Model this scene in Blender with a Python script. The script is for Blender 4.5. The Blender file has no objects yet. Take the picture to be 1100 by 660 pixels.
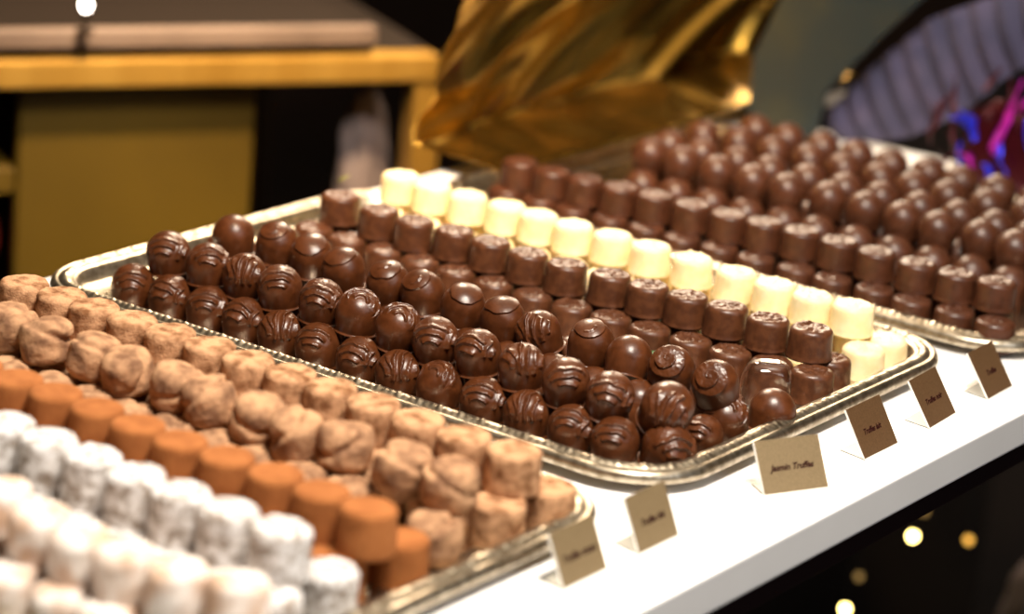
import bpy, bmesh, math, random
import numpy as np
from mathutils import Vector, Matrix, noise, Euler
PI = math.pi
S = 0.001                                  # everything below is written in millimetres
sc = bpy.context.scene
col = sc.collection
rnd = random.Random(7)

# ------------------------------------------------------------------ materials
def mat(name, base=(.5, .5, .5), rough=.5, metal=0., spec=.5, sss=0., emis=None, estr=0., trans=0., ior=1.45, alpha=1.):
    m = bpy.data.materials.new(name); m.use_nodes = True
    b = m.node_tree.nodes['Principled BSDF']
    b.inputs['Base Color'].default_value = (*base, 1)
    b.inputs['Roughness'].default_value = rough
    b.inputs['Metallic'].default_value = metal
    b.inputs['Specular IOR Level'].default_value = spec
    b.inputs['IOR'].default_value = ior
    if sss:
        b.inputs['Subsurface Weight'].default_value = sss
        b.inputs['Subsurface Radius'].default_value = (.004, .002, .001)
        b.inputs['Subsurface Scale'].default_value = 1.0
    if emis:
        b.inputs['Emission Color'].default_value = (*emis, 1); b.inputs['Emission Strength'].default_value = estr
    if trans: b.inputs['Transmission Weight'].default_value = trans
    return m

def noisy(m, c1, c2, scale, lo=.4, hi=.6, detail=4, bump=0., bscale=None, rough=None, coord='Object', c3=None, s3=None, stretch=None):
    """mottled colour (and bump) from object-space noise"""
    nt = m.node_tree; N = nt.nodes; L = nt.links; b = N['Principled BSDF']
    tc = N.new('ShaderNodeTexCoord'); oi = N.new('ShaderNodeObjectInfo')
    add = N.new('ShaderNodeVectorMath'); add.operation = 'ADD'
    mul = N.new('ShaderNodeVectorMath'); mul.operation = 'SCALE'; mul.inputs['Scale'].default_value = 3.0
    cmb = N.new('ShaderNodeCombineXYZ')
    L.new(oi.outputs['Random'], cmb.inputs[0]); L.new(oi.outputs['Random'], cmb.inputs[1])
    L.new(cmb.outputs[0], mul.inputs[0]); L.new(tc.outputs[coord], add.inputs[0]); L.new(mul.outputs[0], add.inputs[1])
    src = add.outputs[0]
    if stretch:
        mp = N.new('ShaderNodeMapping'); mp.inputs['Scale'].default_value = stretch
        L.new(src, mp.inputs[0]); src = mp.outputs[0]
    nz = N.new('ShaderNodeTexNoise'); nz.inputs['Scale'].default_value = scale; nz.inputs['Detail'].default_value = detail
    L.new(src, nz.inputs['Vector'])
    cr = N.new('ShaderNodeValToRGB'); cr.color_ramp.elements[0].position = lo; cr.color_ramp.elements[1].position = hi
    cr.color_ramp.elements[0].color = (*c1, 1); cr.color_ramp.elements[1].color = (*c2, 1)
    L.new(nz.outputs['Fac'], cr.inputs[0])
    out = cr.outputs[0]
    L.new(out, b.inputs['Base Color'])
    if bump:
        nb = N.new('ShaderNodeTexNoise'); nb.inputs['Scale'].default_value = bscale or scale * 2; nb.inputs['Detail'].default_value = 5
        L.new(src, nb.inputs['Vector'])
        bp = N.new('ShaderNodeBump'); bp.inputs['Strength'].default_value = bump; bp.inputs['Distance'].default_value = .001
        L.new(nb.outputs['Fac'], bp.inputs['Height']); L.new(bp.outputs[0], b.inputs['Normal'])
    return m

M = {}
M['choc'] = noisy(mat('milk_chocolate_glaze', rough=.33, spec=.5), (.060, .0165, .0044), (.088, .0255, .0074), 160, bump=.05, bscale=500)
M['praline'] = noisy(mat('praline_chocolate', rough=.36, spec=.5), (.066, .021, .008), (.102, .035, .0135), 220, bump=.16, bscale=700)
M['dark'] = noisy(mat('dark_chocolate', rough=.38, spec=.5), (.052, .016, .0065), (.075, .024, .010), 160, bump=.05)
M['white'] = noisy(mat('white_chocolate', rough=.42, spec=.4, sss=.25), (.88, .72, .40), (.92, .78, .48), 120, bump=.12, bscale=600)
M['cocoa'] = noisy(mat('pale_cocoa_powder', rough=.95, spec=.1), (.20, .088, .038), (.56, .315, .17), 130, .34, .58, 6, bump=.7, bscale=800)
M['bean'] = noisy(mat('mottled_cocoa_powder', rough=.95, spec=.1), (.21, .108, .060), (.50, .285, .155), 110, .36, .60, 6, bump=.5, bscale=700)
M['orange'] = noisy(mat('orange_cocoa_powder', rough=.95, spec=.1), (.28, .098, .030), (.36, .132, .042), 90, bump=.4, bscale=700)
M['snow'] = noisy(mat('sugar_powder', rough=.95, spec=.15), (.30, .25, .21), (.74, .73, .73), 210, .38, .58, 6, bump=.5, bscale=600)
M['blush'] = noisy(mat('sugar_dusted_cocoa', rough=.95, spec=.1), (.56, .38, .27), (.80, .74, .69), 60, .38, .60, 4, bump=.3)
M['silver'] = noisy(mat('polished_silver', rough=.22, metal=1.), (.74, .64, .49), (.82, .72, .56), 12)
M['silver_rim'] = noisy(mat('embossed_silver', rough=.36, metal=1.), (.34, .28, .20), (.56, .49, .38), 200)
M['marble'] = noisy(mat('white_marble', rough=.28, spec=.5), (.88, .87, .86), (.94, .935, .925), 9, .35, .6, 8)
M['fascia'] = mat('plum_black_lacquer', (.012, .006, .008), .3)
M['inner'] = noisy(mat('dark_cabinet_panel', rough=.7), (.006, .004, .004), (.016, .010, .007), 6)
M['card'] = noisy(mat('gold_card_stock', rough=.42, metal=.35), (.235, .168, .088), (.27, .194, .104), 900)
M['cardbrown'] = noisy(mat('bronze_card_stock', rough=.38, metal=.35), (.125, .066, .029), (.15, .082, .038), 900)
M['sleeve'] = mat('clear_sleeve_edge', (.82, .80, .74), .25)
M['foot'] = mat('grey_card_foot', (.15, .165, .165), .35, metal=.5)
M['ink'] = mat('dark_red_ink', (.022, .003, .003), .8, spec=.1)
M['leaf'] = noisy(mat('mint_leaf', rough=.45, sss=.1), (.01, .075, .016), (.03, .14, .03), 300)
M['sprig'] = mat('dry_green_sprig', (.16, .15, .02), .5)
M['clear'] = mat('clear_plastic', (.97, .98, 1.), .04, trans=1., ior=1.49)
M['foil'] = noisy(mat('gold_foil', rough=.27, metal=1.), (.46, .265, .045), (.58, .35, .075), 14)
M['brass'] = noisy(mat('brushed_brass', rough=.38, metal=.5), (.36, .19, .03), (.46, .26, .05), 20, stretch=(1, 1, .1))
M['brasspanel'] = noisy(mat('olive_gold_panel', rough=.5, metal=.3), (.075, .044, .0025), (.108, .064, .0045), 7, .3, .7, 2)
M['shelfstone'] = noisy(mat('taupe_stone', rough=.45), (.13, .088, .066), (.18, .125, .095), 12)
M['shelfdark'] = mat('smoked_shelf', (.014, .009, .006), .85, spec=.1)
M['room'] = noisy(mat('dark_room_wall', rough=.85), (.020, .010, .006), (.05, .024, .012), 1.6, .35, .7)
M['ceil'] = mat('cream_ceiling', (.62, .52, .40), .9)
M['roomfloor'] = noisy(mat('dark_floor_boards', rough=.6), (.02, .013, .009), (.04, .024, .016), 3)
M['greybox'] = mat('grey_cloth', (.20, .155, .15), .8)
M['redthing'] = mat('dark_red_lacquer', (.20, .018, .012), .4)
M['slate'] = noisy(mat('slate_green_board', rough=.6), (.010, .019, .021), (.034, .033, .015), 14, .4, .7, 2)
M['lavender'] = noisy(mat('lavender_paper', rough=.85), (.038, .036, .075), (.058, .050, .098), 30)
M['tinred'] = mat('crimson_tinsel_foil', (.05, .002, .006), .35, metal=.5)
M['tinblue'] = mat('blue_tinsel_foil', (.03, .04, .80), .28, metal=.6)
M['tinmag'] = mat('magenta_tinsel_foil', (.60, .02, .55), .28, metal=.6)
M['bulb'] = mat('warm_bulb_glass', (.9, .7, .3), .3, emis=(1., .74, .22), estr=26)
M['bulbdim'] = mat('amber_bulb_glass', (.8, .5, .1), .3, emis=(1., .50, .08), estr=2.2)
M['bulbfaint'] = mat('faint_amber_bulb_glass', (.6, .4, .1), .3, emis=(1., .6, .2), estr=.35)
M['bulbwhite'] = mat('white_spot_glass', (.9, .9, .9), .3, emis=(1., .88, .78), estr=18)
M['cord'] = mat('black_cord', (.01, .01, .01), .6)

# ------------------------------------------------------------------ object helpers
def mesh_obj(name, verts, faces, m, parent=None, loc=(0, 0, 0), smooth=True):
    """verts in mm"""
    me = bpy.data.meshes.new(name)
    v = np.asarray(verts, float) * S
    me.from_pydata(v.tolist(), [], faces)
    me.materials.append(m)
    if smooth: me.polygons.foreach_set('use_smooth', [True] * len(me.polygons))
    me.update()
    o = bpy.data.objects.new(name, me); col.objects.link(o)
    o.location = Vector(loc) * S
    if parent: o.parent = parent
    return o
def empty(name, loc=(0, 0, 0), rz=0.):
    o = bpy.data.objects.new(name, None); col.objects.link(o)
    o.empty_display_size = .01
    o.location = Vector(loc) * S; o.rotation_euler = (0, 0, rz); return o
def tag(o, label=None, cat=None, group=None, kind=None):
    if label: o['label'] = label
    if cat: o['category'] = cat
    if group: o['group'] = group
    if kind: o['kind'] = kind
    return o
def box(name, lo, hi, m, parent=None, bevel=0., rz=0., org=None):
    bm = bmesh.new(); bmesh.ops.create_cube(bm, size=1)
    lo = Vector(lo); hi = Vector(hi); c = (lo + hi) / 2; d = hi - lo
    for v in bm.verts: v.co = Vector((v.co.x * d.x, v.co.y * d.y, v.co.z * d.z)) * S
    if bevel: bmesh.ops.bevel(bm, geom=list(bm.edges), offset=bevel * S, segments=3, affect='EDGES', profile=.6)
    me = bpy.data.meshes.new(name); bm.to_mesh(me); bm.free(); me.materials.append(m)
    o = bpy.data.objects.new(name, me); col.objects.link(o); o.location = c * S
    if parent: o.parent = parent
    return o
def struct(o): o['kind'] = 'structure'; return o

def revolve(profile, seg):
    """profile list of (r,z) from bottom axis to top axis; returns verts, faces"""
    V = []; F = []
    ring = []
    for r, z in profile:
        if r < 1e-6:
            ring.append([len(V)]); V.append((0, 0, z))
        else:
            ring.append(list(range(len(V), len(V) + seg)))
            for k in range(seg):
                a = 2 * PI * k / seg; V.append((r * math.cos(a), r * math.sin(a), z))
    for a, b in zip(ring, ring[1:]):
        for k in range(seg):
            k2 = (k + 1) % seg
            if len(a) == 1 and len(b) > 1: F.append((a[0], b[k2], b[k]))
            elif len(b) == 1 and len(a) > 1: F.append((a[k], a[k2], b[0]))
            elif len(a) > 1: F.append((a[k], a[k2], b[k2], b[k]))
    return V, F

# ------------------------------------------------------------------ truffles
_ico = None
def ico(level=5):
    bm = bmesh.new(); bmesh.ops.create_icosphere(bm, subdivisions=level + 1, radius=1)
    V = np.array([v.co[:] for v in bm.verts]); F = [[v.index for v in f.verts] for f in bm.faces]; bm.free()
    return V, F
ICO7 = ico(6); ICO6 = ico(5); ICO4 = ico(3)
def sstep(x, a, b):
    t = np.clip((x - a) / (b - a), 0, 1); return t * t * (3 - 2 * t)
def vnoise(N, f, seed):
    off = Vector((seed * 3.7, seed * 1.3, seed * 7.1))
    return np.array([noise.noise(Vector(n) * f + off) for n in N])
def unit(v): v = np.asarray(v, float); return v / np.linalg.norm(v)

def arcs(N, pole, centre_dir, alphas, halfw, h, seed, w=.19, jag=.2):
    """nested raised arcs around a pole on the unit sphere; steep on the side facing the pole"""
    p = unit(pole); c = np.asarray(centre_dir, float); c = unit(c - p * (c @ p)); s = np.cross(p, c)
    al = np.arccos(np.clip(N @ p, -1, 1)); ph = np.arctan2(N @ s, N @ c)
    wob = vnoise(N, 2.4, seed) * .07 + vnoise(N, 9., seed + 5) * .006
    d = np.zeros(len(N))
    for k, a in enumerate(alphas):
        hw = halfw[k] if isinstance(halfw, (list, tuple)) else halfw
        t = al - a + wob * (1 + .25 * k)
        f = np.where(t > 0, np.exp(-(t / w) ** 2), np.exp(-(t / .034) ** 2))
        m = 1 - sstep(np.abs(ph + .12 * math.sin(seed * 2.1 + k * 1.7)), hw * .72, hw)
        d = np.maximum(d, f * m * h * (1 + jag * vnoise(N, 9., seed + k)))
    return d
def spiral(N, pole, turns, pitch, h, seed, hand=1., phase=0.):
    p = unit(pole); c = unit(np.cross(p, [0.13, .9, .3])); s = np.cross(p, c)
    al = np.arccos(np.clip(N @ p, -1, 1)) + vnoise(N, 2.5, seed) * .05; ph = np.arctan2(N @ s, N @ c) * hand + phase
    q = al / pitch - (ph % (2 * PI)) / (2 * PI)
    fr = q - np.floor(q); inside = 1 - sstep(al, turns * pitch - .012, turns * pitch + .012)
    saw = np.where(fr < .90, .25 + .75 * fr / .90, 1 - (fr - .90) / .10 * .75)
    inside = inside * (.55 + .45 * sstep(al, .10, .40)); saw = np.where(al < .12, .6, saw)
    return 1.25 * h * saw * inside * (1 + .2 * vnoise(N, 8., seed))
def truffle_mesh(kind, seed, R=12.8, lo=False):
    N, F = ICO4 if lo else ICO7
    N = N.copy(); d = np.zeros(len(N))
    if not lo:
        r2 = random.Random(seed)
        if kind == 'brow':        # eyebrow-like nested drizzles facing the front, upright strokes over the right shoulder
            d = np.maximum(d, arcs(N, (r2.uniform(-.2, .15), -1, r2.uniform(-.25, .05)), (-.1, -.2, 1), [.48, .80, 1.12], [.95, 1.05, 1.1], .105, seed, w=.125))
            if r2.random() < .6:
                d = np.maximum(d, arcs(N, (1, -.35, -.05), (-.35, -.7, .75), [.34, .64], [.7, .8], .12, seed + 9, w=.12))
            d += .05 * np.clip(vnoise(N, 13, seed) - .34, 0, 1) * sstep(N[:, 2], .45, .7)
        elif kind == 'comb':      # several parallel strokes running down from the crown
            d = np.maximum(d, arcs(N, (1, -.3, .15), (-.5, -.7, .6), [.42, .76, 1.10, 1.42], [.8, .9, 1., .9], .11, seed, w=.13))
            if r2.random() < .6: d = np.maximum(d, arcs(N, (-1, -.55, -.1), (.6, -.3, 1), [.6, .92], .8, .08, seed + 4))
        elif kind == 'cap':       # smooth shell with one thin raised lid line
            p = unit((r2.uniform(-.55, .55), r2.uniform(-.55, .2), 1)); al = np.arccos(np.clip(N @ p, -1, 1))
            c = unit(np.cross(p, (.1, 1, .2))); e_ = np.cross(p, c); ph = np.arctan2(N @ e_, N @ c)
            a0 = r2.uniform(.55, .80) * (1 + .22 * np.sin(ph + r2.uniform(0, 6)) + .08 * vnoise(N, 3., seed))
            t = al / a0; d = .075 * np.where(t < 1, .25 + .75 * t ** 2, np.exp(-((t - 1) / .045) ** 2))
            if r2.random() < .5: d = np.maximum(d, arcs(N, p, (.2, -1, .3), [.30], 1.3, .07, seed + 2, w=.12))
        elif kind == 'swirl':     # snail-like spiral of terraces
            d = spiral(N, (r2.uniform(-.5, -.2), -.75, 1.), 2.0, .40, .10, seed, -1, 2.4)
        elif kind == 'knot':
            d = arcs(N, (-.2, -.8, .9), (.2, -.2, 1), [.28, .62, .92], [1.6, 1.9, 1.9], .10, seed, w=.18)
            d = np.maximum(d, arcs(N, (1, -.2, .3), (-.5, -.6, .7), [.5, .82], .9, .09, seed + 3))
        d += .010 * vnoise(N, 2.2, seed + 1) + .0015 * vnoise(N, 9., seed + 2)
    P = N * (1 + d)[:, None]
    z = P[:, 2].copy(); rr = np.hypot(P[:, 0], P[:, 1]) + 1e-9
    # below the equator: side walls fall almost straight, then flare into a thin foot
    t = np.clip(-z / .86, 0, 1)
    wall = 1 - .15 * t ** 1.6
    foot = .11 * np.exp(-((t - 1.) / .055) ** 2)
    target = wall + foot
    below = (z < 0)
    fz = np.maximum(z, -.86)
    newr = np.where(below & (z > -.86), target, rr)
    newr = np.where(z <= -.86, target * np.clip(rr / .51, 0, 1), newr)
    blend = sstep(-z, 0, .25)
    newr = np.where(below, rr * (1 - blend) + newr * blend, rr)
    k = newr / rr
    P = np.stack([P[:, 0] * k, P[:, 1] * k, fz], 1) * R
    P[:, 2] += .86 * R
    return P, F
def cyl_mesh(kind, seed, R, H, hi=True):
    """rounded praline; kind decides crown and surface"""
    prof = [(0, 0)]
    n = 5
    foot = {'praline': .035, 'white': .02}.get(kind, 0.)
    prof += [(R * .5, 0), (R * (.95 + foot), 0), (R * (1.0 + foot), H * .015), (R * (1. + foot * .6), H * .05), (R * .995, H * .1)]
    er = {'praline': 3.3, 'white': 3.6, 'cocoa': 3.2, 'orange': 3.0, 'snow': 3.4, 'blush': 5.5}[kind]
    top = {'praline': .95, 'white': .95, 'cocoa': .99, 'orange': .97, 'snow': .97, 'blush': .96}[kind] * R
    zs = H - er
    for i in range(1, 9): prof.append((R + (top - R) * i / 8., H * .1 + (zs - H * .1) * i / 8.))
    for i in range(1, 6):
        a = PI / 2 * i / 6; prof.append((top - er + er * math.cos(a), zs + er * math.sin(a)))
    for i in range(10): prof.append(((top - er) * (1 - i / 10.), H))
    prof.append((0, H))
    V, F = revolve(prof, 60 if hi else 28)
    P = np.array(V)
    nrm = np.stack([P[:, 0], P[:, 1], (P[:, 2] - H / 2) * 1.4], 1); nrm /= np.linalg.norm(nrm, axis=1)[:, None] + 1e-9
    Q = P / R
    amp = {'praline': .14, 'white': .30, 'cocoa': .42, 'orange': .25, 'snow': .7, 'blush': .8}[kind]
    d = amp * (vnoise(Q, 2.2, seed) + .6 * vnoise(Q, 5.5, seed + 3))
    if kind in ('cocoa', 'snow'): d += .28 * vnoise(Q, 13, seed + 6) + (0.5 * np.clip(vnoise(Q, 4., seed + 8), 0, 1) if kind == 'cocoa' else 0)
    P = P + nrm * d[:, None]
    if kind in ('praline', 'white'):       # lumpy crown: a ring of little nubs or creases
        rr = np.hypot(P[:, 0], P[:, 1]); on = (P[:, 2] > H - 1.6) & (rr < R * .8)
        lump = vnoise(Q, 4.6, seed + 11); lump2 = vnoise(Q, 9.5, seed + 12)
        P[:, 2] += np.where(on, (1.5 * np.clip(lump, -.25, 1) + .9 * np.clip(lump2, -.3, 1)) * (1 - sstep(rr, R * .62, R * .82)), 0)
    bot = P[:, 2] < H * .02; P[bot, 2] = 0
    P[:, 2] = np.maximum(P[:, 2], 0)
    lx, ly = vnoise([(seed, 0, 0)], 1.37, 2)[0] * .8, vnoise([(0, seed, 0)], 1.37, 3)[0] * .8
    P[:, 0] += P[:, 2] / H * lx; P[:, 1] += P[:, 2] / H * ly
    return P, F
def bean_mesh(seed, R=14.2, H=24., single=False):
    """cocoa-dusted lump split by a furrow into a squat body and a bent lid"""
    N, F = ICO4 if single == 'lo' else ICO6
    r2 = random.Random(seed)
    P = N.copy()
    p = 3.6
    s = (np.abs(np.hypot(P[:, 0], P[:, 1])) ** p + np.abs(P[:, 2]) ** p) ** (1 / p)
    P = P / s[:, None]
    tilt = r2.choice((-1, 1)) * r2.uniform(.15, 1.0); ax = unit((math.sin(tilt), r2.uniform(-.75, .35), math.cos(tilt)))
    off = r2.uniform(.30, .55)
    wob = .10 * vnoise(N, 1.7, seed) + .04 * vnoise(N, 4., seed + 7)
    h = P @ ax - off + wob
    groove = np.exp(-(h / .13) ** 2)
    depth = .13 + .10 * vnoise(N, 1.3, seed + 2)
    P *= (1 - groove * np.clip(depth, .02, .3))[:, None]
    side = unit((r2.uniform(-1, 1), r2.uniform(-.5, 1), r2.uniform(-.2, .4)))
    up = sstep(h, -.08, .16)
    P += np.outer(up, side) * r2.uniform(.03, .11)
    P *= (1 + .06 * vnoise(N, 1.7, seed + 4) + .018 * vnoise(N, 5, seed + 5) + .008 * vnoise(N, 18, seed + 6))[:, None]
    P = P * np.array([R * .97, R * .97, H / 2])
    P[:, 2] += H / 2
    P[:, 2] = np.maximum(P[:, 2], 0)
    return P, F

def proto(name, PF, m):
    me = bpy.data.meshes.new(name); P, F = PF
    me.from_pydata((np.asarray(P) * S).tolist(), [], F); me.materials.append(m)
    me.polygons.foreach_set('use_smooth', [True] * len(me.polygons)); me.update(); return me
FRONT = math.radians(34)          # local -Y turned towards the street side of the counter
MESH = {}
for k, n in (('brow', 7), ('comb', 3), ('cap', 4), ('swirl', 3), ('knot', 2)):
    MESH[k] = [proto('truffle', truffle_mesh(k, 11 + 17 * i + len(k)), M['choc']) for i in range(n)]
MESH['plain'] = [proto('truffle', truffle_mesh('plain', 3 + i), M['choc']) for i in range(2)]
MESH['darkball'] = [proto('truffle', truffle_mesh('plain', 3, lo=True), M['dark'])]
MESH['praline'] = [proto('praline', cyl_mesh('praline', 5 + i * 3, 12.9, 17.8), M['praline']) for i in range(6)]
MESH['dpraline'] = [proto('praline', cyl_mesh('praline', 5 + i * 3, 12.9, 17.6, hi=False), M['dark']) for i in range(3)]
MESH['white'] = [proto('praline', cyl_mesh('white', 2 + i * 5, 13.0, 18.), M['white']) for i in range(5)]
MESH['cocoa'] = [proto('cocoa_truffle', cyl_mesh('cocoa', 4 + i * 7, 13.6, 21.), M['cocoa']) for i in range(6)]
MESH['bean'] = [proto('cocoa_truffle', bean_mesh(3 + i * 5), M['bean']) for i in range(8)]
MESH['orange'] = [proto('cocoa_truffle', cyl_mesh('orange', 3 + i * 5, 13.8, 22., hi=False), M['orange']) for i in range(3)]
MESH['snow'] = [proto('sugar_truffle', cyl_mesh('snow', 6 + i * 5, 14.0, 24.), M['snow']) for i in range(4)]
MESH['blush'] = [proto('sugar_truffle', cyl_mesh('blush', 6 + i * 5, 14.2, 22., hi=False), M['blush']) for i in range(4)]

ORD = ['first', 'second', 'third', 'fourth', 'fifth', 'sixth', 'seventh', 'eighth', 'ninth', 'tenth', 'eleventh', 'twelfth', 'thirteenth', 'fourteenth', 'fifteenth', 'sixteenth', 'seventeenth', 'eighteenth']
def ordinal(i, n):
    if i == 0: return 'leftmost'
    if i == n - 1: return 'rightmost'
    if i == n - 2: return 'second from right'
    return ORD[i] + ' from left'
def place(kind, name, x, y, z, label, cat, group, var=None, jit=.35, tilt=None, scale=1., rz=None):
    ms = MESH[kind]; me = ms[(rnd.randrange(len(ms)) if var is None else var % len(ms))]
    o = bpy.data.objects.new(name, me); col.objects.link(o)
    o.location = Vector((x, y, z)) * S
    a = FRONT + rnd.uniform(-jit, jit) if rz is None else FRONT + rz
    R = Matrix.Rotation(a, 4, 'Z')
    if tilt is not None:          # (lean about left-right axis, lean about depth axis) in degrees, in the piece's own frame
        Rw = Matrix.Rotation(FRONT, 4, 'Z') @ Matrix.Rotation(math.radians(tilt[0]), 4, 'X') @ Matrix.Rotation(math.radians(tilt[1]), 4, 'Y') @ Matrix.Rotation(-FRONT, 4, 'Z')
        R = Rw @ R
    o.rotation_euler = R.to_euler()
    o.scale = (scale,) * 3
    tag(o, label, cat, group)
    return o
def row(kind, name, pts, z, look, where, cat, group, jit=.35, tilt=0., var=None, z2=None):
    n = len(pts)
    for i, p in enumerate(pts):
        t = (rnd.uniform(-tilt, tilt), rnd.uniform(-tilt, tilt)) if tilt else None
        place(kind, name, p[0], p[1], z, '%s, %s %s' % (look, ordinal(i, n), where), cat, group, jit=jit, tilt=t, var=None if var is None else (i * 5 + var))
def line(x0, y, n, p=28., jx=1.0, jy=1.2, dy=0.):
    return [(x0 + i * p + rnd.uniform(-jx, jx), y + dy * i + rnd.uniform(-jy, jy)) for i in range(n)]

# ------------------------------------------------------------------ trays
def tray(loc, label):
    """embossed silver tray; local origin = outer rim's left-front corner"""
    W, D, RC = 447., 333., 48.
    prof = [(34, 1.0), (24, 1.3), (10, 4.0), (3, 5.2), (.8, 5.7), (.1, 6.8), (0, 8.4), (.4, 10.0), (1.4, 11.4), (2.8, 12.3), (3.9, 12.3), (4.5, 11.8), (5.1, 11.8), (6.2, 12.7), (8, 13.5), (9.6, 13.6), (11.2, 13.2), (12.0, 12.4), (12.6, 11.9), (13.2, 12.1), (14.0, 12.1), (15.0, 11.2), (16.6, 8.0), (18.4, 4.8), (20.5, 3.5), (33, 3.0)]
    def loop(d, n):
        w, h, r = W - 2 * d, D - 2 * d, max(RC - d, 6.)
        seg = [('l', (d + r, d), (W - d - r, d)), ('a', (W - d - r, d + r), -PI / 2), ('l', (W - d, d + r), (W - d, D - d - r)), ('a', (W - d - r, D - d - r), 0.),
               ('l', (W - d - r, D - d), (d + r, D - d)), ('a', (d + r, D - d - r), PI / 2), ('l', (d, D - d - r), (d, d + r)), ('a', (d + r, d + r), PI)]
        # same parameterisation for every loop, so that the embossing runs straight across the band
        L1, L3 = W - 2 * RC, D - 2 * RC; La = PI / 2 * (RC - 9)
        lens = [L1, La, L3, La, L1, La, L3, La]; tot = sum(lens); out = []
        for i in range(n):
            s = tot * i / n; k = 0
            while s > lens[k]: s -= lens[k]; k += 1
            t = s / lens[k]; g = seg[k]
            if g[0] == 'l':
                a, b = Vector(g[1]), Vector(g[2]); out.append(a.lerp(b, t))
            else:
                an = g[2] + t * PI / 2; out.append(Vector((g[1][0] + r * math.cos(an), g[1][1] + r * math.sin(an))))
        return out, tot
    n = 2080
    V = []; tot = loop(9, n)[1]; nb = round(tot / 13.8)
    for d, z in prof:
        pts, _ = loop(d, n)
        for i, p in enumerate(pts):
            u = i / n * nb; zz = z
            if 4.6 < d < 13:
                b = (d - 9.) / 4.2; env = max(0., 1 - b * b)
                ph = (u * 3 + b * .35) % 1.
                zz += env * (.42 * math.sin(PI * ph) ** .9 - .15)
                dd = ((u % 1.) - .5) * 13.8
                zz += .75 * math.exp(-(dd * dd + (d - 8.6) ** 2) / 2.6)
            V.append((p.x, p.y, zz))
    F = []
    for j in range(len(prof) - 1):
        for i in range(n):
            i2 = (i + 1) % n
            F.append((j * n + i, j * n + i2, (j + 1) * n + i2, (j + 1) * n + i))
    root = empty('serving_tray', loc)
    tag(root, label, 'tray', 'silver serving trays')
    rim = mesh_obj('rim', V, F, M['silver_rim'], root); rim['label'] = 'embossed beaded rim'
    # flat well of the tray, with a foot underneath
    P0, _ = loop(32, 160); P1, _ = loop(40, 160)
    V = [(p.x, p.y, 3.05) for p in P0] + [(p.x, p.y, 3.0) for p in P1]
    F = [(i, (i + 1) % 160, 160 + (i + 1) % 160, 160 + i) for i in range(160)] + [tuple(range(160, 320))]
    b = len(V); V += [(p.x, p.y, 1.0) for p in P0] + [(p.x, p.y, 0.) for p in P1]
    F += [(b + (i + 1) % 160, b + i, b + 160 + i, b + 160 + (i + 1) % 160) for i in range(160)] + [tuple(reversed(range(b + 160, b + 320)))]
    F += [((i + 1) % 160, i, b + i, b + (i + 1) % 160) for i in range(160)]
    mesh_obj('tray_well', V, F, M['silver'], root, smooth=False)
    return root
tray((-114, -599, 0), 'silver beaded tray of cocoa and sugar dusted truffles, nearest the lower left corner')
tray((-114, -243, 0), 'silver beaded tray of drizzled truffles with white pralines, middle of the three trays')
tray((-87, 104, 0), 'silver tray of dark round truffles and pralines, farthest behind the white row')
ZT = 3.0

# ------------------------------------------------------------------ middle tray: drizzled truffles
T2 = 'drizzled chocolate truffles on the middle tray'
Fp = [(-55, -207), (-27, -206), (1, -205), (28, -205), (56, -207), (84, -208), (114, -209), (142, -210), (170, -210), (199, -210), (227, -209), (256, -210), (282, -208)]
for i, (x, y) in enumerate(Fp):
    k = ['brow', 'brow', 'brow', 'brow', 'comb', 'brow', 'brow', 'comb', 'knot', 'brow', 'comb', 'brow', 'brow'][i]
    place(k, 'truffle', x, y, ZT, 'drizzled truffle, %s from left in the bottom row along the beaded rim' % ORD[i], 'truffle', T2, var=i, jit=.3)
place('brow', 'truffle', 301, -192, ZT, 'striped truffle lying at the near corner of the middle tray, topmost ridges very bold', 'truffle', T2, var=3, rz=.5, tilt=(18, 12), scale=1.05)
place('brow', 'truffle', 306, -158, ZT, 'small striped truffle wedged beside the near corner of the middle tray', 'truffle', T2, var=5, rz=-.3, tilt=(8, -8), scale=.84)
place('knot', 'truffle', 303, -133, ZT, 'truffle with a folded lid, beside the small striped one at the tray end', 'truffle', T2, var=1, rz=.2, tilt=(5, 0), scale=.98)
place('plain', 'truffle', 312, -105, ZT, 'smooth tilted truffle leaning beside the clear plastic piece, at the tray end', 'truffle', T2, var=0, rz=.2, tilt=(0, 14))
row('plain', 'truffle', line(-45, -178, 13), ZT, 'low truffle', 'in the second bottom row, under the front drizzled ones', 'truffle', T2)
p = line(-50, -150, 12); p = [q for i, q in enumerate(p) if i not in (3, 6)]
row('plain', 'truffle', p, ZT, 'low truffle', 'in the third bottom row of the middle tray', 'truffle', T2)
row('plain', 'truffle', line(-64, -115, 13, 28.4), ZT, 'low truffle', 'in the bottom row beneath the smooth lidded truffles', 'truffle', T2)
Gp = [(-43, -190), (-13, -191), (12, -188), (41, -190), (71, -192), (98, -193), (127, -194), (155, -195), (184, -195), (213, -196), (241, -196), (268, -197)]
zG = 33.5 - .86 * 12.8
for i, (x, y) in enumerate(Gp):
    k = ['brow', 'brow', 'comb', 'brow', 'brow', 'knot', 'knot', 'brow', 'brow', 'comb', 'brow', 'brow'][i]
    place(k, 'truffle', x, y, zG, 'drizzled truffle, %s from left in the front row of the upper layer' % ORD[i], 'truffle', T2, var=i + 2, jit=.3, tilt=(rnd.uniform(-4, 10), rnd.uniform(-7, 7)))
place('comb', 'truffle', 293, -184, zG - 1, 'big truffle with looped ridges, on top of the pile at the middle tray near end', 'truffle', T2, var=1, rz=-.3, tilt=(30, 14), scale=1.1)
Hp = [(-41, -135), (-15, -128), (13, -129), (43, -134), (74, -136), (100, -134), (129, -138), (159, -139), (187, -137), (214, -136), (243, -142), (268, -136), (298, -134)]
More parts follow.
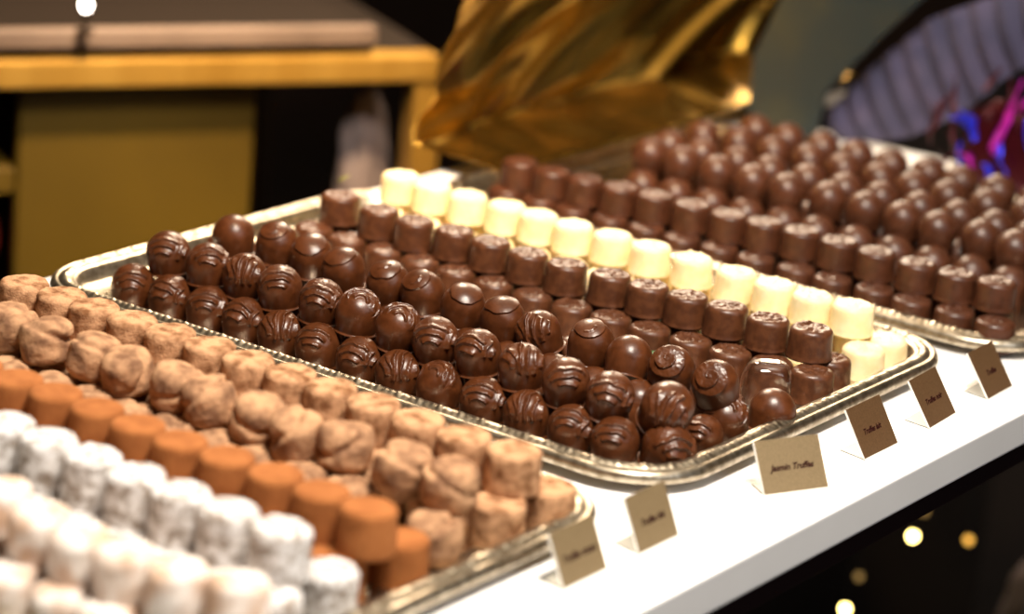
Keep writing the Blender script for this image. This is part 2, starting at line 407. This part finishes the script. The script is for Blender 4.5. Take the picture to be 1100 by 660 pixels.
for i, (x, y) in enumerate(Hp):
    k = ['plain', 'cap', 'cap', 'cap', 'cap', 'cap', 'cap', 'cap', 'comb', 'cap', 'plain', 'swirl', 'swirl'][i]
    look = {'plain': 'smooth round truffle', 'cap': 'smooth truffle with a thin lid line', 'comb': 'truffle with ridges over its left side', 'swirl': 'truffle with a spiral swirl on top'}[k]
    tl = {10: (-26, 8), 11: (8, 0), 12: (12, -16), 8: (6, -24)}.get(i, (rnd.uniform(-4, 8), rnd.uniform(-10, 10)))
    place(k, 'truffle', x, y, zG, '%s, %s from left in raised row before pralines' % (look, ORD[i]), 'truffle', T2, var=i, jit=.3, tilt=tl)
# pralines
TP = 'dark round pralines on the middle tray'
row('praline', 'praline', [(x_ + 3.3, y_ - 5) for x_, y_ in [(-56, -41), (-28, -42), (1, -43), (29, -43), (56, -43), (85, -44), (114, -45), (142, -45), (169, -44), (196, -44), (223, -43), (250, -43), (276, -42), (300, -38)]], ZT,
    'lumpy brown praline', 'in the low row behind the truffles', 'praline', TP, tilt=0)
row('praline', 'praline', line(-50, -17, 12) + [(299, -15)], ZT, 'low brown praline', 'in the low row under the raised pralines', 'praline', TP)
row('praline', 'praline', [(x_ + 6.8, y_ - 10) for x_, y_ in [(-55, -17), (-20, -22), (9, -24), (37, -21), (65, -22), (94, -24), (122, -24), (151, -21), (178, -21), (204, -20), (230, -19), (258, -20), (284, -16)]], ZT + 18.1,
    'brown praline', 'in the raised row before the white ones', 'praline', TP, tilt=0)
TW = 'white chocolate pralines on the middle tray'
row('white', 'praline', line(-45, 17, 12, 28.3) + [(303, 17)], ZT, 'low white praline', 'in the front bottom white row', 'white praline', TW)
row('white', 'praline', line(-56, 46, 13, 28.0) + [(303, 44)], ZT, 'low white praline', 'in the rear bottom white row', 'white praline', TW)
row('white', 'praline', [(x_ + 4.2, y_ - 6) for x_, y_ in [(-58, 47), (-31, 46), (-2, 45), (27, 46), (53, 45), (80, 44), (108, 45), (137, 44), (168, 43), (200, 40), (228, 38), (255, 36), (281, 38)]], ZT + 18.3,
    'white chocolate praline', 'in the raised white row', 'white praline', TW, tilt=0)

# ------------------------------------------------------------------ near tray: powdered truffles
TC = 'pale cocoa dusted cylinder truffles'
row('cocoa', 'cocoa_truffle', line(-52, -302, 13, 27.6), ZT, 'low pale cocoa truffle', 'in the rearmost bottom row of the near tray', 'cocoa truffle', TC)
row('cocoa', 'cocoa_truffle', line(-34, -330, 12, 28) + [(303, -340)], ZT, 'low pale cocoa truffle', 'in the second bottom row of the near tray', 'cocoa truffle', TC)
place('cocoa', 'cocoa_truffle', 308, -306, ZT, 'pale cocoa truffle standing alone at the rear corner of the near tray', 'cocoa truffle', TC, var=2)
row('cocoa', 'cocoa_truffle', [(-33, -318), (-5, -318), (20, -319), (47, -319), (74, -319), (101, -319), (129, -321), (157, -321), (184, -322), (212, -323), (241, -325), (270, -326), (299, -325)], ZT + 21,
    'pale cocoa truffle', 'in the raised row beside the middle tray', 'cocoa truffle', TC, var=0, tilt=0)
TB = 'furrowed cocoa dusted truffles'
row('bean', 'cocoa_truffle', line(18, -381, 9, 28.5) + [(298, -384)], ZT, 'low furrowed truffle', 'in the bottom row just behind the orange ones', 'cocoa truffle', TB)
row('bean', 'cocoa_truffle', line(-5, -352, 11, 28.), ZT, 'low furrowed truffle', 'in the bottom row under the raised furrowed ones', 'cocoa truffle', TB)
row('bean', 'cocoa_truffle', [(-28, -361), (-1, -361), (28, -362), (59, -363), (87, -362), (118, -364), (145, -365), (174, -367), (203, -369), (229, -366), (264, -368), (293, -367)], ZT + 20.5,
    'furrowed cocoa truffle', 'in the raised row between pale and orange ones', 'cocoa truffle', TB, tilt=11, jit=1.2, var=0)
TO = 'orange cocoa cylinder truffles'
row('orange', 'cocoa_truffle', line(50, -422, 9, 28) + [(300, -412)], ZT, 'low orange truffle', 'in the rear bottom orange row', 'cocoa truffle', TO)
row('orange', 'cocoa_truffle', line(64, -452, 8, 28.2) + [(292, -448)], ZT, 'low orange truffle', 'in the front bottom orange row', 'cocoa truffle', TO)
row('orange', 'cocoa_truffle', [(50, -434), (78, -434), (104, -434), (132, -435), (160, -437), (188, -438), (216, -437), (245, -437), (273, -438), (300, -438)], ZT + 22,
    'orange cocoa truffle', 'in the raised orange row', 'cocoa truffle', TO, tilt=0)
TS = 'sugar dusted white truffles'
row('snow', 'sugar_truffle', line(78, -476, 8, 28), ZT, 'low sugared truffle', 'in the rear bottom row of sugared ones', 'sugar truffle', TS)
row('snow', 'sugar_truffle', line(105, -507, 7, 28) + [(303, -506)], ZT, 'low sugared truffle', 'in the front bottom row of sugared ones', 'sugar truffle', TS)
place('snow', 'sugar_truffle', 303, -468, ZT, 'sugar dusted truffle standing low at the right end of the white-dusted rows', 'sugar truffle', TS, var=1)
row('snow', 'sugar_truffle', [(96, -487), (124, -487), (152, -488), (180, -489), (209, -491), (237, -492), (265, -492), (294, -492)], ZT + 23.5,
    'tall sugar dusted truffle', 'in the raised row beside the orange ones', 'sugar truffle', TS, tilt=0)
TQ = 'pale blush sugar truffles'
row('blush', 'sugar_truffle', line(165, -532, 6, 28.5), ZT, 'low blush truffle', 'in the rear bottom blush row', 'sugar truffle', TQ)
row('blush', 'sugar_truffle', line(178, -565, 4, 28.5), ZT, 'low blush truffle', 'in the frontmost row by the lower left corner', 'sugar truffle', TQ)
row('blush', 'sugar_truffle', [(174, -538), (205, -546), (232, -550), (260, -550), (288, -549), (313, -542)], ZT + 22,
    'blush sugar truffle', 'in the raised row nearest the viewer', 'sugar truffle', TQ, tilt=6)

# ------------------------------------------------------------------ far tray
TD = 'dark round truffles on the far tray'; TDP = 'dark pralines on the far tray'
row('dpraline', 'praline', line(-30, 127, 14, 27.8), ZT, 'low dark praline', 'in the front bottom row of the far tray', 'praline', TDP)
row('dpraline', 'praline', [(x_ + 6.6, y_ - 9.4) for x_, y_ in [(-34, 147), (-7, 145), (18, 147), (44, 149), (70, 151), (98, 152), (126, 152), (151, 154), (177, 156), (204, 156), (232, 154), (261, 153), (288, 153), (313, 157)]], ZT + 17.8,
    'dark praline', 'in the raised front row of the far tray', 'praline', TDP)
row('dpraline', 'praline', line(-18, 158, 13, 27.8), ZT, 'low dark praline', 'in the second bottom row of the far tray', 'praline', TDP)
for j, (y, x0, n) in enumerate([(222, 15, 12), (252, 20, 12), (300, 5, 12), (330, 18, 12), (372, 10, 12)]):
    row('darkball', 'truffle', line(x0, y, n), ZT, 'low dark truffle', 'in the %s bottom truffle row, far tray' % ['front', 'second', 'third', 'fourth', 'rear'][j], 'truffle', TD)
for j, (y, x0, n) in enumerate([(236, 10, 12), (267, 6, 12), (314, 6, 12), (356, 22, 11)]):
    row('darkball', 'truffle', line(x0, y, n, 28, 1.5, 3), zG, 'dark round truffle', 'in the %s raised truffle row, far tray' % ['front', 'second', 'third', 'fourth', 'rear'][j], 'truffle', TD)

# ------------------------------------------------------------------ leaves, clear plastic
def leaf(loc, L, Wd, rz, tilt, label, m):
    V = []; F = []; n, k = 14, 5
    for i in range(n + 1):
        t = i / n; w = Wd * math.sin(PI * t ** .85) * .5
        for j in range(k): 
            s = (j / (k - 1) - .5) * 2
            V.append((s * w, t * L, 2.0 * math.sin(PI * t) - abs(s) * w * .25 + .6 * math.sin(t * 9) * abs(s)))
    for i in range(n):
        for j in range(k - 1):
            a = i * k + j; F.append((a, a + 1, a + k + 1, a + k))
    o = mesh_obj('leaf', V, F, m, None, loc); o.rotation_euler = (tilt, 0, rz)
    s = o.modifiers.new('thick', 'SOLIDIFY'); s.thickness = .0004
    tag(o, label, 'leaf', 'green leaves between the chocolates'); return o
leaf((205, -70, 9), 24, 12, -.9, .15, 'small green leaf poking out behind the spiral topped truffle', M['leaf'])
leaf((78, -57, 6), 20, 10, -.9, .2, 'small green leaf glimpsed between the smooth truffles and the pralines', M['leaf'])
leaf((-72, 0, 36), 9, 3.5, -.6, .5, 'tiny yellow-green sprig behind the leftmost raised praline', M['sprig'])

def clear_piece():
    # thin clear blister cup standing on its rim: rounded tab with side walls
    V = []; F = []
    n = 26; W = 13.; H = 24.
    out = []
    for i in range(n + 1):
        t = i / n * PI; e = .55
        x = -W * (abs(math.cos(t)) ** e) * (1 if math.cos(t) > 0 else -1); z = H * abs(math.sin(t)) ** e
        out.append((x, z))
    rings = [(0., .90), (1.2, 1.0), (6., 1.03), (11., 1.08)]
    for y, s in rings:
        for x, z in out: V.append((x * s, y, max(z * s, 0)))
    m_ = n + 1
    for r in range(len(rings) - 1):
        for i in range(n): F.append((r * m_ + i, r * m_ + i + 1, (r + 1) * m_ + i + 1, (r + 1) * m_ + i))
    F.append(tuple(range(n, -1, -1)))
    o = mesh_obj('clear_plastic_cup', V, F, M['clear'], None, (296, -79, ZT + .6))
    o.rotation_euler = (math.radians(14), 0, FRONT + .05)
    s = o.modifiers.new('thick', 'SOLIDIFY'); s.thickness = .0004; s.offset = 1
    tag(o, 'clear plastic cup standing between the smooth truffle and the pralines', 'plastic cup'); return o
clear_piece()

# ------------------------------------------------------------------ price cards
def card(bl, br, lean, h, m, text, label, size, shift=0.):
    bl = Vector((*bl, 0)); br = Vector((*br, 0)); e = (br - bl); w = e.length; ang = math.atan2(e.y, e.x)
    root = empty('name_card', bl, ang)          # local x runs along the card's lower edge, -y towards the reader
    tag(root, label, 'name card', 'tent name cards in front of the trays')
    th = .7; L = math.hypot(lean, h); n = Vector((0, -h / L, lean / L))
    def slab(name, pts, off, mm, bv=0):
        a = [Vector(q) for q in pts]; V = [tuple(q) for q in a] + [tuple(q + off) for q in a]
        F = [(0, 1, 2, 3), (7, 6, 5, 4), (1, 0, 4, 5), (2, 1, 5, 6), (3, 2, 6, 7), (0, 3, 7, 4)]
        return mesh_obj(name, V, F, mm, root, smooth=False)
    up = Vector((0, lean, h))
    z0 = Vector((0, 0, .25))
    slab('front_panel', [z0, z0 + Vector((w, 0, 0)), z0 + Vector((w, 0, 0)) + up, z0 + up], -n * th, m)
    # pale sleeve edges: left, bottom and top
    s1 = slab('sleeve_edge', [z0 + Vector((-.5, 0, 0)), z0, z0 + up, z0 + Vector((-.5, 0, 0)) + up], -n * th * 1.3, M['sleeve']); s1['label'] = 'pale clear edge'
    slab('sleeve_edge', [z0 + Vector((-.5, -.5, -.2)), z0 + Vector((w, -.5, -.2)), z0 + Vector((w, 0, .5)), z0 + Vector((-.5, 0, .5))], Vector((0, 1.2, 0)), M['sleeve'])
    # foot folded back on the counter
    V = [(0, 0, .1), (w, 0, .1), (w - 3, 17, .1), (3, 17, .1), (0, 0, .6), (w, 0, .6), (w - 3, 17, .6), (3, 17, .6)]
    f = mesh_obj('foot', V, [(3, 2, 1, 0), (4, 5, 6, 7), (0, 1, 5, 4), (1, 2, 6, 5), (2, 3, 7, 6), (3, 0, 4, 7)], M['foot'], root, smooth=False); f['label'] = 'grey folded-back foot'
    cu = bpy.data.curves.new('lettering', 'FONT'); cu.body = text; cu.size = size * S; cu.align_x = 'CENTER'; cu.align_y = 'CENTER'; cu.shear = .35; cu.extrude = .00003; cu.offset = .00016; cu.resolution_u = 4
    tmp = bpy.data.objects.new('lettering', cu); col.objects.link(tmp)
    dg = bpy.context.evaluated_depsgraph_get(); me = bpy.data.meshes.new_from_object(tmp.evaluated_get(dg))
    bpy.data.objects.remove(tmp); me.materials.clear(); me.materials.append(M['ink'])
    t = bpy.data.objects.new('lettering', me); col.objects.link(t); t.parent = root
    # lie on the outer face of the panel
    c = z0 + Vector((w * .5 + shift, 0, 0)) + up * .47 + n * .08
    t.location = c * S; t.rotation_euler = (math.atan2(h, lean), 0, 0)
    t['label'] = 'dark red italic lettering'
    return root
card((357, -360), (357, -324), 11.3, 24.5, M['card'], 'Truffes cacao', 'blurred gold name card nearest the viewer, before the powdered truffle tray', 5.0)
card((358, -298), (358, -263), 11.8, 25.5, M['card'], 'Truffes thé', 'gold name card second from the viewer, between the near and middle trays', 4.6)
card((360, -185), (377, -149), 15.0, 24.3, M['card'], 'Jasmin Truffes', 'gold name card reading Jasmin Truffes, turned to face the viewer', 4.6)
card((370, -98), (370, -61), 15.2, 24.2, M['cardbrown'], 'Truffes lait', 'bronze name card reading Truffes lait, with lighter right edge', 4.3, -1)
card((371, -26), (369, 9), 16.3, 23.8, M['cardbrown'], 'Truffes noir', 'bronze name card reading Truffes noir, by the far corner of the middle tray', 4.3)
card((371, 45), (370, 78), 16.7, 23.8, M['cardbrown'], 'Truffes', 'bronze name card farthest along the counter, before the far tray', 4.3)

# ------------------------------------------------------------------ counter
ctr = empty('display_counter', (130, -200, -900))
tag(ctr, 'white marble topped display counter carrying the three silver trays', 'counter')
def part(o, p, label=None):
    o.parent = p; o.matrix_parent_inverse = Matrix.Translation(-p.location) if p.rotation_euler.z == 0 else p.matrix_basis.inverted()
    if label: o['label'] = label
    return o
part(box('marble_worktop', (-128, -900, -21), (395, 530, 0), M['marble'], bevel=1.6), ctr)
part(box('fascia_rail', (362, -900, -40), (386, 530, -21.2), M['fascia'], bevel=1), ctr, 'plum black rail under the marble')
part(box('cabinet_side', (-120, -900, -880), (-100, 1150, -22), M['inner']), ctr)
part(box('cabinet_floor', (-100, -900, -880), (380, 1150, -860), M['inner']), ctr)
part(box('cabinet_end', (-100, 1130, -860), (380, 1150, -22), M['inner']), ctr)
part(box('plinth', (-90, -880, -900), (350, 1130, -880), M['fascia']), ctr)

# fairy lights hanging inside the cabinet
def bulb(loc, m, label, r=3.2, top=-22):
    root = empty('fairy_light', loc); tag(root, label, 'fairy light', 'fairy lights in the dark under the counter')
    V, F = revolve([(0, -r), (r * .6, -r * .8), (r, 0), (r * .8, r * .7), (r * .4, r * 1.2), (0, r * 1.3)], 20)
    mesh_obj('bulb', V, F, m, root)
    V, F = revolve([(0, r * 1.1), (r * .5, r * 1.1), (r * .5, r * 2.2), (.5, r * 2.4), (.5, top - loc[2]), (0, top - loc[2])], 10)
    mesh_obj('cord', V, F, M['cord'], root)
bulb((85, 574, -322), M['bulb'], 'bright yellow fairy light glowing just under the counter edge', 3.4)
bulb((122, 599, -321), M['bulbdim'], 'dim amber fairy light right of the bright one', 3.2)
bulb((55, 531, -382), M['bulb'], 'yellow fairy light at the bottom picture edge', 3.2)
bulb((88, 583, -302), M['bulbfaint'], 'very faint pale light touching the counter edge', 3.2)
bulb((58, 542, -356), M['bulbfaint'], 'faint amber light between the two yellow ones', 3.2)
# pale bag sagging in the dark at the right
def cloth_lump(name, loc, size, m, label, cat, seed, fold=.18):
    N, F = ICO6; P = N.copy()
    P *= (1 + fold * vnoise(N, 1.8, seed) + fold * .4 * np.sin(N[:, 0] * 14 + 3 * vnoise(N, 2, seed + 1)) * .4)[:, None]
    o = mesh_obj(name, P * np.array(size), F, m, None, loc); tag(o, label, cat); return o
cloth_lump('gift_bag', (190, 640, -400), (48, 40, 80), M['greybox'], 'dim greyish bag in the dark under the counter, at the right', 'bag', 4)

# ------------------------------------------------------------------ brass display table behind, left
E1 = Vector((.51117, .85945, 0)); NB = Vector((-.85945, .51117, 0)); P0 = Vector((-421, 290.5, 0))
tb = empty('brass_display_table', (P0.x, P0.y, -900), math.atan2(E1.y, E1.x))   # local x along its front, y away from the viewer
tag(tb, 'brass edged display table with a gold front panel, blurred behind the trays', 'table')
def tbox(name, lo, hi, m, bevel=0., label=None, parent=tb):
    o = box(name, lo, hi, m, bevel=bevel); o.location = (Vector(o.location) + Vector((0, 0, .9)) if parent is tb else Vector(o.location)); o.parent = parent
    if label: o['label'] = label
    return o
tbox('stone_lip', (-420, 0, 17), (128, 14, 32), M['shelfstone'], 3, 'taupe stone lip')
tbox('dark_top', (-420, 14, 17), (128, 420, 25), M['shelfdark'], 2)
tbox('spacer', (-420, 12, 9), (128, 400, 17), M['shelfdark'])
tbox('brass_edge', (-420, -4, -13), (182, 20, 9), M['brass'], 3, 'bright brass edge rail')
tbox('deck', (-420, 20, -13), (182, 420, 8.8), M['shelfdark'])
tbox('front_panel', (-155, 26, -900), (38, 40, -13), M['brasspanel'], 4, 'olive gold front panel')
tbox('post', (164, 0, -900), (188, 24, -13), M['brass'], 2)
tbox('post', (-420, 0, -900), (-396, 24, -13), M['brass'], 2)
tbox('back_board', (-420, 400, -900), (188, 418, -13), M['shelfdark'])
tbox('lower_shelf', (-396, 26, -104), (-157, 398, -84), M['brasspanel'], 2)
def on_table(x, y, z): 
    p = P0 + E1 * x + NB * y; return (p.x, p.y, z)
cloth_lump('red_ornament', on_table(-184, 70, -150), (26, 26, 34), M['redthing'], 'dark red ornament low at the left picture edge', 'ornament', 2, .05)
cloth_lump('grey_pouch', on_table(146, 60, -100), (16, 26, 66), M['greybox'], 'grey cloth pouch in the dark right of the gold panel', 'pouch', 7)
sp = empty('spot_lamp', on_table(-116, -12, 33)); tag(sp, 'tiny bright lamp standing on the stone top, at the top picture edge', 'lamp')
V, F = revolve([(0, 0), (7, 0), (7, 2), (1.6, 3), (1.6, 14), (4, 16), (0, 16)], 20); mesh_obj('stand', V, F, M['shelfdark'], sp)
V, F = revolve([(0, 16), (3.0, 17.5), (4.2, 21), (3.0, 24.5), (0, 26)], 20); mesh_obj('bulb', V, F, M['bulbwhite'], sp)

# ------------------------------------------------------------------ crumpled gold foil standing behind the far tray
def foil():
    Y0, Y1, n, k = 178., 660., 170, 90
    V = []; F = []; du = Vector((.87, .50)); dn = Vector((-.50, .87))
    for i in range(n + 1):
        for j in range(k + 1):
            y = Y0 + (Y1 - Y0) * i / n; z = 250. * j / k
            u = y * du.x + z * du.y; v = y * dn.x + z * dn.y
            x = 0.
            for f_, a_ in ((1., 17.), (2.3, 4.)):
                q = Vector((u / 260. * f_, v / 62. * f_, 3.3 + f_))
                x += a_ * (.6 - 2.2 * abs(noise.noise(q)))
            # the long fold that runs from the skirt up to the right
            t = (y - 417.) * dn.x + (z - 22.) * dn.y
            x += 30. * math.exp(-abs(t) / 11.)
            t2 = (y - 556.) * -.85 + (z - 6.) * .52; x += 24. * math.exp(-abs(t2) / 10.)
            # skirt spreading over the tray's edge; its height grows along the counter
            hs = 16 + max(0., min((y - 190) * .07, 18))
            fl = max(0., 1 - z / hs) ** .9
            rip = 9. * math.sin(PI * min(fl, 1)) * (abs(noise.noise(Vector((y / 47., fl * .8, 5.)))) * 2 - .4)
            x = x * (1 - fl) + fl * 92.
            V.append((-152 + x + z * .22 * (1 - fl), y, z + fl * 14.5 + rip))
    for i in range(n):
        for j in range(k):
            a = i * (k + 1) + j; F.append((a, a + 1, a + k + 2, a + k + 1))
    o = mesh_obj('gold_foil_sheet', V, F, M['foil'], None, (0, 0, 0))
    s = o.modifiers.new('thick', 'SOLIDIFY'); s.thickness = .0005
    tag(o, 'big crumpled sheet of gold foil standing behind the far tray', 'foil sheet')
foil()

# leaning slate-green board and lavender pleated paper behind the far tray
def poly_prism(name, pts, y, th, m, parent=None):
    n = len(pts); V = [(x, y, z) for x, z in pts] + [(x, y + th, z) for x, z in pts]
    F = [tuple(range(n)), tuple(range(2 * n - 1, n - 1, -1))] + [(i, i + n, (i + 1) % n + n, (i + 1) % n) for i in range(n)]
    return mesh_obj(name, V, F, m, parent, smooth=False)
o = poly_prism('leaning_board', [(-52, .5), (-52, 60), (-34, 107), (-10, 150), (110, 160), (52, 94), (12, 45), (5, .5)], 474, 6, M['slate'])
tag(o, 'dark slate green board leaning behind the far tray, right of the gold foil', 'board')
def pleats():
    A = [(-4, 18), (30, 62), (74, 108), (123, 134), (190, 158)]; B = [(8, .6), (40, 6), (71, 17), (107, 41), (140, 76), (200, 124)]
    def samp(P, t):
        L = [0]
        for a, b in zip(P, P[1:]): L.append(L[-1] + math.hypot(b[0] - a[0], b[1] - a[1]))
        s = t * L[-1]
        for i in range(len(P) - 1):
            if s <= L[i + 1] + 1e-9:
                u = (s - L[i]) / (L[i + 1] - L[i]); return (P[i][0] + (P[i + 1][0] - P[i][0]) * u, P[i][1] + (P[i + 1][1] - P[i][1]) * u)
    V = []; F = []; n, k = 104, 6
    for i in range(n + 1):
        a, b = samp(A, i / n), samp(B, i / n)
        dy = 3.2 * (abs((i / 9.) % 1. - .5) * 4 - 1)
        for j in range(k + 1):
            t = j / k; V.append((a[0] + (b[0] - a[0]) * t, 510 + dy - 6 * math.sin(PI * t), max(a[1] + (b[1] - a[1]) * t, .5)))
    for i in range(n):
        for j in range(k):
            c = i * (k + 1) + j; F.append((c, c + k + 1, c + k + 2, c + 1))
    o = mesh_obj('pleated_paper', V, F, M['lavender'], None, smooth=False)
    s = o.modifiers.new('thick', 'SOLIDIFY'); s.thickness = .0008
    tag(o, 'lavender pleated paper fan behind the far tray, at the upper right', 'paper fan')
pleats()
# tinsel cluster
def tinsel():
    root = empty('tinsel_bunch', (160, 466, 0)); tag(root, 'red, blue and magenta tinsel bunch at the right edge behind the far tray', 'tinsel')
    r2 = random.Random(5)
    def strand(p0, p1, w, m, name):
        V = []; F = []; n = 14; a = Vector(p0); b = Vector(p1); d = (b - a); s = d.cross(Vector((0, 1, 0))).normalized()
        ph = r2.uniform(0, 6)
        for i in range(n + 1):
            t = i / n; c = a + d * t + Vector((r2.uniform(-.4, .4), 3 * math.sin(t * 5 + ph), 1.5 * math.sin(t * 7 + ph)))
            tw = math.sin(t * 4 + ph) * .9; off = (s * math.cos(tw) + Vector((0, 1, 0)) * math.sin(tw)) * w * (.35 + .65 * math.sin(PI * (t * .9 + .05)))
            V += [tuple(c - off), tuple(c + off)]
        for i in range(n): F.append((2 * i, 2 * i + 1, 2 * i + 3, 2 * i + 2))
        o = mesh_obj(name, V, F, m, root); md = o.modifiers.new('thick', 'SOLIDIFY'); md.thickness = .0004
    def at(x, z): return (x - 160, r2.uniform(-8, 8), z)
    for a, b, w, m in [((128, 58), (142, 36), 4.2, 'tinblue'), ((124, 52), (136, 44), 4., 'tinblue'), ((168, 62), (150, 14), 3.6, 'tinmag'), ((176, 90), (158, 30), 3.0, 'tinmag'), ((184, 84), (168, 58), 3., 'tinmag'),
                       ((160, 40), (172, 16), 3., 'tinblue'), ((154, 22), (162, 6), 3., 'tinblue'), ((128, 30), (134, 12), 2.4, 'tinblue'), ((134, 28), (142, 14), 2.2, 'tinmag'), ((182, 60), (190, 20), 2.5, 'tinblue')]:
        strand(at(*a), at(*b), w, M[m], 'strand')
    for i in range(34):
        x = r2.uniform(100, 195); z = r2.uniform(18, 92)
        strand((x - 160, r2.uniform(4, 14), z), (x - 160 + r2.uniform(-16, 16), r2.uniform(4, 14), z - r2.uniform(12, 34)), 1.6, M['tinred'], 'strand')
    V, F = revolve([(0, 0), (30, 0), (34, 12), (26, 50), (10, 66), (0, 68)], 24)
    c = mesh_obj('core', [(v[0] , v[1] * .25 + 12, v[2] + .5) for v in V], F, M['tinred'], root); c['label'] = 'dark crimson core of the bunch'
tinsel()

# ------------------------------------------------------------------ room
struct(box('floor', (-2600, -2600, -930), (2600, 3800, -900), M['roomfloor']))
struct(box('ceiling', (-2600, -2600, 1900), (2600, 3800, 1930), M['ceil']))
struct(box('wall_left', (-2630, -2600, -900), (-2600, 3800, 1900), M['room']))
struct(box('wall_back', (-2600, 3800, -900), (2600, 3830, 1900), M['room']))
struct(box('wall_right', (2600, -2600, -900), (2630, 3800, 1900), M['room']))
struct(box('wall_front', (-2600, -2630, -900), (2600, -2600, 1900), M['room']))

# ------------------------------------------------------------------ lights
def area(name, loc, target, size, power, colr, sy=None):
    l = bpy.data.lights.new(name, 'AREA'); l.energy = power; l.color = colr; l.size = size * S
    if sy: l.shape = 'RECTANGLE'; l.size_y = sy * S
    o = bpy.data.objects.new(name, l); col.objects.link(o); o.location = Vector(loc) * S
    o.rotation_euler = (Vector(target) - Vector(loc)).to_track_quat('-Z', 'Y').to_euler(); return o
WARM = (1., .80, .58); NEUT = (1., .90, .78)
area('ceiling_panel_light', (580, -480, 1090), (110, -120, 0), 300, 31, NEUT)        # main soft overhead light
area('overhead_fill_light', (0, 500, 1700), (0, 500, 0), 1800, 9, (1., .82, .60), 2600)            # added broad fill below the ceiling, lengthened so the foil reflects it
area('back_spot_light', (-420, 560, 700), (150, -120, 0), 160, 11, WARM)               # spot from the shop side
area('window_light', (1600, -500, 900), (200, -100, 0), 900, 5.5, (.92, .95, 1.))          # daylight from the street side
area('added_foil_light', (-400, 1250, 640), (-90, 350, 0), 400, 11, WARM)  # added lamp, aimed so the skirt of the foil shines
area('added_table_light', (300, -350, 1500), (-400, 300, 0), 150, 5.5, (1., .72, .42)).data.spread = math.radians(40)  # added lamp that brightens the front faces of the brass table

w = bpy.data.worlds.new('world'); sc.world = w; w.use_nodes = True
w.node_tree.nodes['Background'].inputs[0].default_value = (1., .75, .5, 1); w.node_tree.nodes['Background'].inputs[1].default_value = .05

# ------------------------------------------------------------------ camera
cd = bpy.data.cameras.new('camera'); cam = bpy.data.objects.new('camera', cd); col.objects.link(cam)
cd.sensor_width = 36.; cd.sensor_fit = 'HORIZONTAL'; cd.lens = 3083.03 / 1100 * 36
Rm = Matrix(((0.80875364, -0.24118559, 0.5364206), (0.58230243, 0.20009063, -0.78796422), (0.08271288, 0.94962795, 0.30226698)))
cam.matrix_world = Matrix.Translation(Vector((1014.66, -1388.67, 521.44)) * S) @ Rm.to_4x4()
cd.clip_start = .05; cd.clip_end = 30
cd.dof.use_dof = True; cd.dof.focus_distance = 1.560; cd.dof.aperture_fstop = 4.3
sc.camera = cam
sc.view_settings.view_transform = 'Standard'; sc.view_settings.look = 'None'; sc.view_settings.gamma = 1; sc.view_settings.use_curve_mapping = False
sc.view_settings.exposure = 0.
sc.cycles.use_denoising = True
